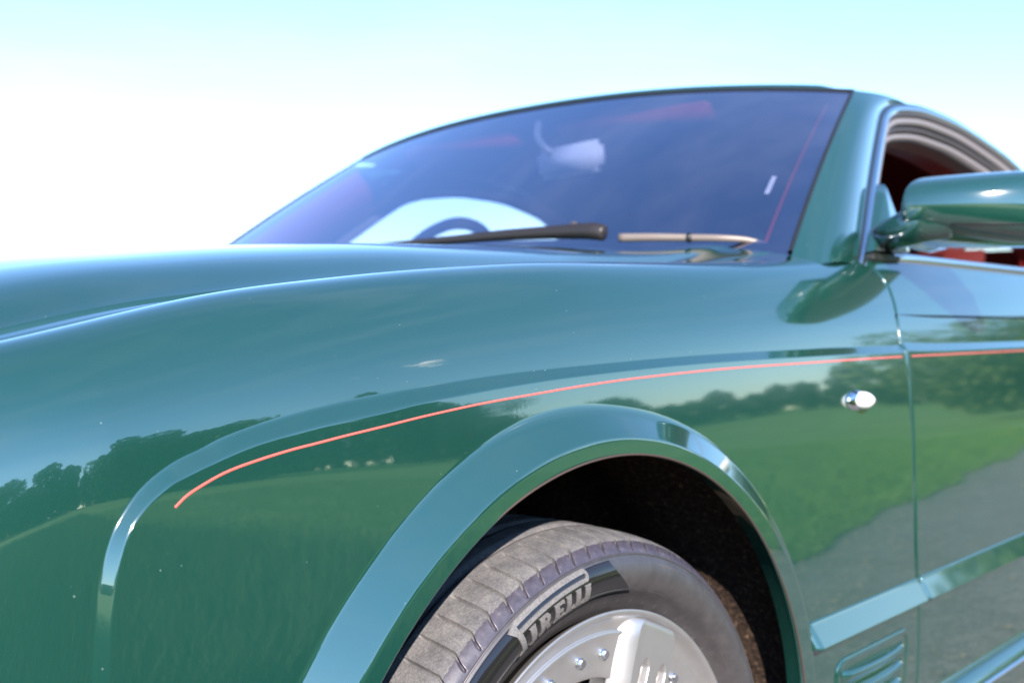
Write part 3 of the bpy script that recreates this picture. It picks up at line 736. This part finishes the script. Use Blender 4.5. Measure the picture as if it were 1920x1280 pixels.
# painted A pillar between screen edge and window frame
n = 70; s = np.linspace(-.10, 1, n); a_ = screen(s, np.full(n, -1.0))+np.array([0, -.004, .001])
fz = FOd[:, 2]; imax = int(np.argmax(fz)); idx = np.interp(np.linspace(0, 1, n), [0, 1], [0, np.argmax(FOd[:, 0] > 1.42)])
f_ = np.stack([np.interp(idx, np.arange(len(FOd)), FOd[:, k]) for k in range(3)], -1)
f_ = f_ + np.array([-.003, -.002, .003])
V = []
for k in np.linspace(0, 1, 16):
    p = a_*(1-k)+f_*k; bul = math.sin(k*math.pi); p = p+np.array([-.006, -.016, .010])*bul*(1-.6*s[:, None]**4); V.append(p)
apil = grid('windscreen_pillar', np.array(V), PAINT, car); mirror_obj(apil)
# roof panel: header -> backlight, rail to rail
def roof():
    U = np.linspace(0, 1, 90); Tt = np.concatenate([-1+np.linspace(0, .25, 24)[:-1]**1.3*(.25/.25**1.3), np.linspace(-.75, .75, 60), 1-(np.linspace(0, .25, 24)[:-1]**1.3*(.25/.25**1.3))[::-1]])
    fx, fy, fz_ = FOd.T; k0 = np.argmax(FOd[:, 0] > 1.42)
    V = np.zeros((len(U), len(Tt), 3))
    for i, u in enumerate(U):
        f = k0+(len(FOd)-1-k0)*u; rx, ry, rz = [np.interp(f, np.arange(len(FOd)), c) for c in (fx, fy, fz_)]
        cx = 1.025+(2.95-1.025)*u**1.0; czz = np.interp(u, [0, .08, .2, .35, .5, .7, .85, 1], [1.4420, 1.476, 1.506, 1.518, 1.503, 1.43, 1.30, 1.10])
        a = abs(Tt); hw = YC-ry+.002
        X = rx+(cx-rx)*(1-a**2.2); Z = rz+.003+(czz-rz)*(1-a**4.0)+.012*np.sin(np.clip((1-a)*6, 0, 1)*math.pi)*(1-u)*0
        if i == 0:
            h = H_(Tt); h[:, 2] += .004
            # header edge ends run outwards to the rails
            pass
        V[i, :, 0] = X; V[i, :, 1] = YC+Tt*hw; V[i, :, 2] = Z
    # blend the front rows on to the header curve
    for i in range(14):
        b = (1-i/14)**2*(1); h = H_(np.clip(Tt*(YC-FO[9][1])/.742, -1, 1)); h[:, 2] += .011; h[:, 0] += .006
        sel = abs(Tt) < 2; inside = sm(1.0, .93, 0)  # noqa
        wgt = b*(1-sm(.93, 1.0, abs(Tt)))[:, None]
        V[i] = V[i]*(1-wgt)+h*wgt
    return V
VR = roof()
def header_rows():
    Tt0 = (VR[0, :, 1]-YC)/np.abs(VR[0, :, 1]-YC).max(); h = H_(np.clip((VR[0, :, 1]-YC)/.742, -1, 1)); h[:, 1] = VR[0, :, 1]
    w_ = (1-sm(.95, 1.0, np.abs(Tt0)))[:, None]; lo = h+np.array([.001, 0, -.002]); mid = h*.5+VR[0]*.5+np.array([-.0025, 0, .0025])
    return np.stack([lo*w_+VR[0]*(1-w_), mid*w_+VR[0]*(1-w_), VR[0]+np.array([.0006, 0, -.0002])])
HDR = header_rows()
# smooth the roof grid lightly
for _ in range(3):
    VR[1:-1, 1:-1] = (VR[1:-1, 1:-1]*2+VR[:-2, 1:-1]+VR[2:, 1:-1]+VR[1:-1, :-2]+VR[1:-1, 2:])/6
grid('roof', np.concatenate([HDR, VR[1:80]]), PAINT, car)
grid('rear_window', VR[79:], SGLASS, car)
head = VR[:78, 8:-8].copy(); head[..., 2] -= .035; head[..., 1] = YC+(head[..., 1]-YC)*.96
grid('headlining', head, DRED, car)
# belt trim along the door
xs = np.linspace(.940, 2.15, 90); hb_ = 1.060
pb = body(xs, np.full_like(xs, hb_)); 
V = np.stack([pb+np.array(d) for d in ((0, -.001, -.006), (0, -.006, -.001), (0, -.006, .006), (0, -.001, .012), (0, .012, .014), (0, .016, .006))], 1)
belt = grid('belt_trim', V, CHROME, car); mirror_obj(belt)
V = np.stack([pb+np.array(d) for d in ((0, .012, .012), (0, .018, .016), (0, .030, .014), (0, .034, -.01))], 1); o = grid('belt_seal', V, RUBBER, car); mirror_obj(o)

# ------------------------------------------------------------------ door mirror
def door_mirror():
    ys = np.concatenate([np.linspace(.050, .018, 12)[:-1], np.linspace(.018, -.235, 50)])
    n = 48; V = np.zeros((len(ys), n+1, 3))
    for i, y in enumerate(ys):
        u = max(0, (.030-y)/.265)
        g = min(1, max(0, (.056-y)/.040)); g = g*g*(3-2*g)
        zt = 1.191-.064*max(0, (u-.55)/.45)**2.4; zb = 1.060+.008*(1-u)+.050*max(0, (u-.7)/.3)**2.6
        zt = 1.112+(zt-1.112)*g; zb = 1.066+(zb-1.062)*g
        xf = .838+2.7*max(0, .02-y)**2; xb = 1.030
        if u > .93: 
            e = math.sqrt(max(0.0, 1-((u-.93)/.075)**2)); zm = (zt+zb)/2; zt = zm+(zt-zm)*e; zb = zm+(zb-zm)*e; xf = xb-(xb-xf)*e
        hx = (xb-xf)*(.66+.34*g); cxx = xb
        for k in range(n+1):
            a = 2*math.pi*k/n; ca, sa = math.cos(a), math.sin(a)
            zm = (zt+zb)/2-.006; hz_ = (zt-zb)/2
            ex = .78
            px = cxx-hx*abs(ca)**ex if ca > 0 else cxx+.006*abs(ca)
            V[i, k] = (px-.028*g*(sa < -.0)*0, y, zm+hz_*math.copysign(abs(sa)**.70, sa))
    mo = grid('mirror_housing', V, PAINT, car, flip=False)
    me = mo.data
    # closing face and glass, rearward
    c = V[16:-1]; 
    gl = np.array([[(1.040, y, z) for z in np.linspace(1.078, 1.165, 6)] for y in np.linspace(.005, -.205, 12)]); grid('mirror_glass', gl, CHROME, mo)
    # seam strip of the lower shell
    seam = []
    for i in range(24, len(ys)-3): 
        row = V[i]; zt = row[:, 2].max(); zb = row[:, 2].min(); zz = zb+(zt-zb)*.27; k = int(np.argmin(abs(row[:n//2+1, 2]-zz)+ (row[:n//2+1, 0] > .85)*9)) if False else int(np.argmin(abs(row[:, 2]-zz)+(row[:, 0] > .985)*9)); seam.append(row[k]+np.array([-.0008, 0, 0]))
    seam = np.array(seam); seam[1:-1] = (seam[:-2]+seam[1:-1]*2+seam[2:])/4
    tube('mirror_seam', seam, .0011, BLACK, mo, 6)
    # stalk running down and forward to the sail panel
    pts = bez([(.922, .094, 1.082), (.902, .068, 1.084), (.884, .038, 1.090), (.880, .004, 1.100), (.895, -.03, 1.108)], 30)
    tube('mirror_arm', pts, np.linspace(.023, .035, len(pts)), PAINT, mo, 28, flat=(1.1, 1.0))
    # triangular sail in the window's front corner
    A = np.array([(.845, .080, 1.054), (1.010, .083, 1.060), (1.029, .138, 1.190)]); 
    sail = []
    for d, k in ((.016, 1.0), (.010, 1.0), (-.004, .97), (-.008, .90), (-.009, .0)):
        c_ = A.mean(0); P = c_+(A-c_)*k+np.array([0, d, 0]); sail.append(np.vstack([P, P[:1]]))
    rs = []
    for sl in sail: rs.append(np.vstack([np.linspace(sl[i], sl[i+1], 8)[:-1] for i in range(3)]+[sl[:1]]))
    grid('mirror_sail', np.array(rs), PAINT, mo)
    boxmesh('mirror_base_gasket', (.850, .074, 1.040), (.960, .100, 1.0535), BLACK, mo, .003)
    return mo
door_mirror()

# ------------------------------------------------------------------ cowl, wipers
t = np.linspace(-.985, .985, 100); b0 = screen(np.full(100, -.02), t)
V = np.stack([np.stack([.50+.14*np.abs(t)**2*1.0, b0[:, 1], b0[:, 2]-.045+0*t], -1), b0+np.array([-.03, 0, -.022]), b0+np.array([.01, 0, -.012])], 1)
grid('cowl_panel', V, BLACK, car)
def wiper_arm():
    # big parked arm seen over the bonnet
    ax = bez([(.535, .393, 1.0845), (.530, .412, 1.0885), (.527, .452, 1.0905), (.524, .50, 1.0915), (.520, .60, 1.0925), (.518, .72, 1.0915), (.516, .86, 1.0905), (.515, 1.05, 1.0880)], 60)
    rad = np.interp(np.linspace(0, 1, len(ax)), [0, .03, .15, .3, .6, 1], [.012, .0155, .0160, .0140, .0105, .0045])
    a = tube('wiper_arm', ax, rad, mat('wiper_black', (.022, .017, .017), .42, 0, .5), car, 6, flat=(1.0, 1.0))
    tube('arm_joint', np.array([(.527, .452, 1.078), (.527, .452, 1.1065)]), .006, RUBBER, a, 10, upv=(1, 0, 0))
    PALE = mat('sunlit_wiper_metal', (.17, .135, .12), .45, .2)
    ax = bez([(.667, .171, 1.0630), (.655, .180, 1.0655), (.640, .200, 1.0700), (.620, .230, 1.0725), (.600, .275, 1.0745), (.575, .325, 1.0765), (.552, .378, 1.0775)], 50)
    a2 = tube('wiper_arm', ax, np.interp(np.linspace(0, 1, len(ax)), [0, .12, .3, 1], [.003, .0035, .005, .0072]), PALE, car, 10, flat=(.7, 1))
    tube('wiper_clip', np.array([(.601, .270, 1.0745), (.598, .276, 1.0745)]), .0085, BLACK, a2, 10)
wiper_arm()

# ------------------------------------------------------------------ interior
dsh = np.zeros((60, 8, 3)); yy = np.linspace(.13, 2*YC-.13, 60)
for j, (x, z) in enumerate([(.62, 1.02), (.72, 1.035), (.85, 1.045), (.98, 1.045), (1.06, 1.03), (1.09, 1.0), (1.09, .9), (1.06, .7)]): dsh[:, j] = np.stack([np.full(60, x), yy, np.full(60, z)+.03*np.exp(-((yy-1.38)/.22)**4)*(1 if 1 < j < 6 else 0)], -1)
grid('dashboard', dsh, DASH, car)
a = np.linspace(0, 2*math.pi, 61); c0 = np.array([1.10, 1.36, 1.035]); e1 = np.array([0, 1, 0]); e2 = np.array([.42, 0, .907])
tube('steering_wheel', c0+.19*(np.cos(a)[:, None]*e1+np.sin(a)[:, None]*e2), .0165, DASH, car, 12, upv=(.907, 0, -.42), cap=False)
sw = [o for o in car.children if o.name.startswith('steering_wheel')][0]
for aa in (R(-20), R(200), R(270)): tube('wheel_spoke', [c0+.02*e2*0, c0+.18*(math.cos(aa)*e1+math.sin(aa)*e2)], .014, DASH, sw, 8)
def seat(y):
    s_ = boxmesh('front_seat', (1.55, y-.25, .50), (2.05, y+.25, .68), SEATM, car, .05, True)
    b = boxmesh('seat_back', (-.07, -.25, 0), (.07, .25, .60), SEATM, s_, .06, True); b.location = (1.98, y, .55); b.rotation_euler = (0, R(14), 0)
    h = boxmesh('headrest', (-.05, -.13, 0), (.05, .13, .15), SEATM, s_, .04, True); h.location = (2.13, y, 1.08); h.rotation_euler = (0, R(10), 0)
seat(.52); seat(1.44)
boxmesh('rear_bench', (2.35, .25, .55), (2.50, 2*YC-.25, 1.04), SEATM, car, .05, True)
boxmesh('rear_lining', (2.52, .24, .9), (2.56, 2*YC-.24, 1.155), DRED, car)
boxmesh('rear_shelf', (2.72, .2, 1.0), (3.05, 2*YC-.2, 1.03), DRED, car)
boxmesh('door_trim', (.80, .076, .60), (2.14, .10, .985), SEATM, car, .01); boxmesh('door_trim', (.80, 2*YC-.10, .60), (2.14, 2*YC-.076, .985), SEATM, car, .01)
# leather covers on the pillars and rails, inside
inn_p = off_in(FOd, .030, .05); V = np.stack([inn_p+np.array(d) for d in ((0, 0, 0), (-.02, .03, .015), (-.03, .07, .03), (-.03, .10, .04))], 1); sI = np.linspace(0, .97, 60); sc_ = screen(sI, np.full(60, -.93))+np.array([.02, 0, -.012]); fi_ = np.stack([np.interp(np.linspace(0, 62, 60), np.arange(len(FOd)), off_in(FOd, .045, .045)[:, k]) for k in range(3)], -1)
V = np.stack([sc_*(1-k)+fi_*k+np.array([0, .02, -.004])*math.sin(k*math.pi) for k in np.linspace(0, 1, 8)], 1); o = grid('pillar_cover', V, RED, car); mirror_obj(o)
V = np.stack([off_in(FOd, .062, .05), off_in(FOd, .050, .09), off_in(FOd, .030, .14)], 1)[70:]; o = grid('rail_cover', V, RED, car); mirror_obj(o)
# sun visors
for y0, y1 in ((.52, .925), (1.04, 1.44)):
    o = boxmesh('sun_visor', (-.035, y0-.7, -.007), (.035, y1-.7, .007), RED, car, .005, True); o.location = (1.085, .70, 1.378); o.rotation_euler = (0, R(28), 0)
# inside mirror
GREYP = mat('inside_mirror_shell', (.80, .82, .86), .3, 0, .5, .5)
im = boxmesh('inside_mirror', (-.02, -.105, -.034), (.02, .105, .034), GREYP, car, .013, True); im.location = (1.015, .845, 1.302); im.rotation_euler = (0, R(-8), R(-12))
tube('mirror_stalk', bez([(1.018, .880, 1.312), (.995, .905, 1.335), (1.000, .930, 1.365), (1.035, .955, 1.400)], 20), .0085, mat('mirror_stalk_grey', (.20, .21, .24), .3), car, 10)
tag(im)
st = pydata('screen_sticker', screen(np.array([.30, .40, .40, .30]), np.array([-.915, -.915, -.905, -.905]))+np.array([.004, 0, -.004]), [(0, 1, 2, 3)], mat('white_sticker', (.8, .8, .8), .5), car)

# ------------------------------------------------------------------ ground, meadow, trees
def ground_h(x, y):
    d = np.clip(-y-6-0.2*x*0, 0, 400)
    return .018*np.clip(d-4, 0, 150)+.12*np.sin(x*.05+1)*np.clip(d/60, 0, 1)
def edge_y(x): return -1.02-.185*x+.05*np.sin(x*2.1)+.03*np.sin(x*5.3+1)
def ground_mat():
    m = mat('meadow_ground', (.05, .09, .02), .9, 0, .15)
    co = coords(m); n1 = noise(m, co, .6, 8, .6); n2 = noise(m, co, 14, 6, .7); n3 = noise(m, co, .08, 3)
    a = N(m, 'ShaderNodeMath', operation='MULTIPLY_ADD'); a.inputs[1].default_value = .45; L(m, n1.outputs[0], a.inputs[0])
    b = N(m, 'ShaderNodeMath', operation='MULTIPLY_ADD'); b.inputs[1].default_value = .30; L(m, n2.outputs[0], b.inputs[0]); L(m, b.outputs[0], a.inputs[2])
    c = N(m, 'ShaderNodeMath', operation='MULTIPLY'); c.inputs[1].default_value = .25; L(m, n3.outputs[0], c.inputs[0]); L(m, c.outputs[0], b.inputs[2])
    r = ramp(m, a.outputs[0], [(.34, (.06, .115, .02)), (.48, (.10, .175, .035)), (.58, (.15, .21, .06)), (.70, (.24, .24, .10))])
    L(m, r.outputs[0], bsdf(m).inputs['Base Color']); return m
GM = ground_mat()
gx = np.concatenate([-np.geomspace(900, 14, 24), np.linspace(-12, 14, 27), np.geomspace(16, 900, 26)]); gy = np.concatenate([-np.geomspace(900, 20, 40), np.linspace(-18, 20, 39), np.geomspace(24, 900, 20)])
X, Y = np.meshgrid(gx, gy, indexing='ij'); g = grid('ground', np.stack([X, Y, ground_h(X, Y)], -1), GM); tag(g, kind='structure')
def tarmac_mat():
    m = mat('tarmac', (.1, .1, .1), .85, 0, .3)
    co = coords(m); n1 = noise(m, co, 3, 8, .65); v = N(m, 'ShaderNodeTexVoronoi'); v.inputs['Scale'].default_value = 90; L(m, co, v.inputs['Vector'])
    a = N(m, 'ShaderNodeMath', operation='MULTIPLY_ADD'); a.inputs[1].default_value = .5; 
    sp = N(m, 'ShaderNodeSeparateColor'); L(m, v.outputs['Color'], sp.inputs[0]); L(m, sp.outputs[0], a.inputs[0]); 
    b = N(m, 'ShaderNodeMath', operation='MULTIPLY'); b.inputs[1].default_value = .5; L(m, n1.outputs[0], b.inputs[0]); L(m, b.outputs[0], a.inputs[2])
    r = ramp(m, a.outputs[0], [(.2, (.075, .07, .067)), (.5, (.125, .115, .108)), (.8, (.23, .205, .19))]); L(m, r.outputs[0], bsdf(m).inputs['Base Color'])
    bp = bump(m, v.outputs['Distance'], .5, .004); L(m, bp.outputs[0], bsdf(m).inputs['Normal']); return m
xs = np.linspace(-7, 26, 200); ye = edge_y(xs); V = np.zeros((200, 8, 3))
for j, k in enumerate(np.linspace(0, 1, 8)): V[:, j] = np.stack([xs, ye*(1-k)+(7.0)*k, np.full(200, .004 if j else .0005)], -1)
tm = grid('road', V, tarmac_mat()); tag(tm, kind='structure')
# pale stones and dead leaves strewn along the tarmac
def scatter_quads(n, fx, fy, s0, s1, z, up=.3):
    x = fx(n); y = fy(x, n); s = rng.uniform(s0, s1, n); a = rng.uniform(0, 6.28, n); P = np.zeros((n, 4, 3))
    for k, (du, dv) in enumerate(((-1, -.6), (1, -.5), (.8, .6), (-.7, .5))):
        P[:, k, 0] = x+s*(du*np.cos(a)-dv*np.sin(a)); P[:, k, 1] = y+s*(du*np.sin(a)+dv*np.cos(a)); P[:, k, 2] = z+s*up*rng.uniform(0, 1, n)
    return P.reshape(-1, 3), np.arange(4*n).reshape(-1, 4)
V, F = scatter_quads(2600, lambda n: rng.uniform(-3, 14, n), lambda x, n: edge_y(x)+np.abs(rng.normal(0, .5, n)), .003, .014, .008, .8)
LEAF = mat('dry_litter', (.34, .24, .14), .8); o = link('fallen_litter', mesh_np(V, F), LEAF, None, False); tag(o, 'stones and dry leaves strewn along the tarmac edge', 'leaf litter', kind='stuff')
# grass: bent blades, dense close to the road, thinning out
def grass(name, n, x0, x1, dmin, dmax, h0, h1, wd, seed, m, label):
    g = np.random.default_rng(seed); x = g.uniform(x0, x1, n); d = dmin+(dmax-dmin)*g.uniform(0, 1, n)**2.6; y = edge_y(x)-d
    h = g.uniform(h0, h1, n)*np.clip(.35+d*1.2, 0, 1); a = g.uniform(0, 6.283, n); lean = g.uniform(.1, .6, n)*h; la = g.uniform(0, 6.283, n)
    z = ground_h(x, y); ux, uy = np.cos(a)*wd*(.7+.6*g.random(n)), np.sin(a)*wd
    V = np.zeros((n, 5, 3)); lx, ly = np.cos(la)*lean, np.sin(la)*lean
    V[:, 0] = np.stack([x-ux, y-uy, z], -1); V[:, 1] = np.stack([x+ux, y+uy, z], -1)
    V[:, 2] = np.stack([x+ux*.7+lx*.35, y+uy*.7+ly*.35, z+h*.6], -1); V[:, 3] = np.stack([x-ux*.7+lx*.35, y-uy*.7+ly*.35, z+h*.6], -1)
    V[:, 4] = np.stack([x+lx, y+ly, z+h], -1)
    i = np.arange(n)*5; F4 = np.stack([i, i+1, i+2, i+3], -1); F3 = np.stack([i+3, i+2, i+4], -1)
    T = np.concatenate([F4[:, [0, 1, 2]], F4[:, [0, 2, 3]], F3])
    o = link(name, mesh_np(V.reshape(-1, 3), T), m, None, False); tag(o, label, 'grass', kind='stuff'); return o
def grass_mat(name, c0, c1, c2):
    m = mat(name, c1, .75, 0, .2); n = noise(m, coords(m), 7, 5, .7); r = ramp(m, n.outputs[0], [(.32, c0), (.55, c1), (.75, c2)]); L(m, r.outputs[0], bsdf(m).inputs['Base Color']); return m
GR = grass_mat('fresh_grass', (.07, .15, .022), (.14, .24, .04), (.23, .32, .09)); GD = grass_mat('long_meadow_grass', (.05, .10, .022), (.11, .17, .045), (.30, .28, .13))
grass('short_grass', 150000, -2, 18, 0, 26, .03, .10, .0035, 3, GR, 'short bright grass growing along the tarmac edge')
grass('long_grass', 110000, -6, 3.2, .5, 34, .12, .38, .0028, 5, GD, 'long rough meadow grass facing the front wing')

# trees
def leaf_mat(name, c):
    m = mat(name, c, .7, 0, .25); n = noise(m, coords(m), 1.1, 6, .75)
    r = ramp(m, n.outputs[0], [(.30, tuple(v*.55 for v in c)), (.55, c), (.78, tuple(min(1, v*1.7) for v in c))]); L(m, r.outputs[0], bsdf(m).inputs['Base Color']); return m
BARK = mat('bark', (.09, .07, .05), .9)
def make_tree(h, wd, leaves, seed, m, leaf=.22, low=.12):
    g = np.random.default_rng(seed); root = empty('tree')
    tr = tube('trunk', bez([(0, 0, -.2), (.1, .05, h*.2), (-.05, .1, h*.45), (.1, 0, h*.75)], 12), np.linspace(h*.028, h*.008, 12), BARK, root, 8)
    K = 46; cc = g.normal(0, 1, (K, 3)); cc /= np.linalg.norm(cc, axis=1)[:, None]; cc *= g.uniform(.35, 1, (K, 1))**.6
    cc = cc*np.array([wd*.42, wd*.42, h*(1-low)*.42])+np.array([0, 0, h*(low+(1-low)*.5)]); cr = g.uniform(.10, .22, K)*wd
    k = g.integers(0, K, leaves); d = g.normal(0, 1, (leaves, 3)); d /= np.linalg.norm(d, axis=1)[:, None]; P = cc[k]+d*(cr[k]*g.uniform(.45, 1.05, leaves)**.5)[:, None]*np.array([1, 1, .8])
    P[:, 2] = np.maximum(P[:, 2], .3)
    s = leaf*g.uniform(.5, 1.3, leaves); A = g.normal(0, 1, (leaves, 3)); A /= np.linalg.norm(A, axis=1)[:, None]; B = np.cross(A, g.normal(0, 1, (leaves, 3))); B /= np.linalg.norm(B, axis=1)[:, None]
    V = np.stack([P-A*s[:, None]*.5, P+B*s[:, None]*.35, P+A*s[:, None]*.6, P-B*s[:, None]*.35], 1)
    link('crown', mesh_np(V.reshape(-1, 3), np.arange(leaves*4).reshape(-1, 4)), m, root, False); return root
def put(root, x, y, s=1, rz=0, first=[None]):
    o = root.copy(); COL.objects.link(o); o.location = (x, y, float(ground_h(np.array(x), np.array(y)))); o.scale = (s, s, s); o.rotation_euler = (0, 0, rz)
    for ch in root.children: c = ch.copy(); COL.objects.link(c); c.parent = o
    return o
LM1, LM2, LM3 = leaf_mat('dark_leaves', (.030, .062, .020)), leaf_mat('mid_leaves', (.045, .09, .022)), leaf_mat('light_leaves', (.14, .18, .05))
protos = [make_tree(13, 10, 16000, 11, LM1, .5, -.20), make_tree(11, 13, 16000, 12, LM2, .5, -.20), make_tree(16, 11, 16000, 13, LM1, .5, -.16)]
used = [False]*3; rg = random.Random(5)
def plant(k, x, y, s, rz, lab, grp):
    if not used[k]:
        o = protos[k]; used[k] = True; o.location = (x, y, float(ground_h(np.array(x), np.array(y)))); o.scale = (s, s, s); o.rotation_euler = (0, 0, rz)
    else: o = put(protos[k], x, y, s, rz)
    tag(o, lab, 'tree', grp); return o
# far treeline, an arc from the front-left round to the rear right as mirrored in the paintwork
LAB = 'broadleaf tree in the far treeline mirrored in the green paintwork'
for i in range(58):
    a = R(-72+i*2.6+rg.uniform(-.8, .8)); d = 118+rg.uniform(-8, 12)+18*math.sin(i*.5)
    tall = rg.choice([.8, 1.1, .95]) if i <= 20 else rg.choice([.95, 1.3, 1.9]) if i < 47 else rg.choice([.45, .55, .68])
    if i % 9 == 4: tall *= .55
    if 33 <= i <= 38: tall, d = rg.uniform(1.5, 1.9), 84+rg.uniform(-3, 8)
    if i in (39, 40, 42): tall = .7
    plant(rg.randrange(3), d*math.sin(a), -d*math.cos(a), tall, rg.uniform(0, 6.28), LAB, 'trees of the far treeline')
    a2_ = a+R(1.3); d2 = d+9
    plant(rg.randrange(3), d2*math.sin(a2_), -d2*math.cos(a2_), rg.uniform(.5, .65) if i < 47 else .42, rg.uniform(0, 6.28), LAB, 'trees of the far treeline')
big = make_tree(6.3, 8.4, 26000, 21, LM3, .20, -.05); big.location = (28, -7.4, float(ground_h(np.array(28.), np.array(-7.4)))); tag(big, 'large light green tree beside the tarmac mirrored in the door', 'tree')
big2 = put(big, 37, -5.2, 1.1, 2.0); tag(big2, 'second large light green tree further back along the tarmac mirrored in the door', 'tree')
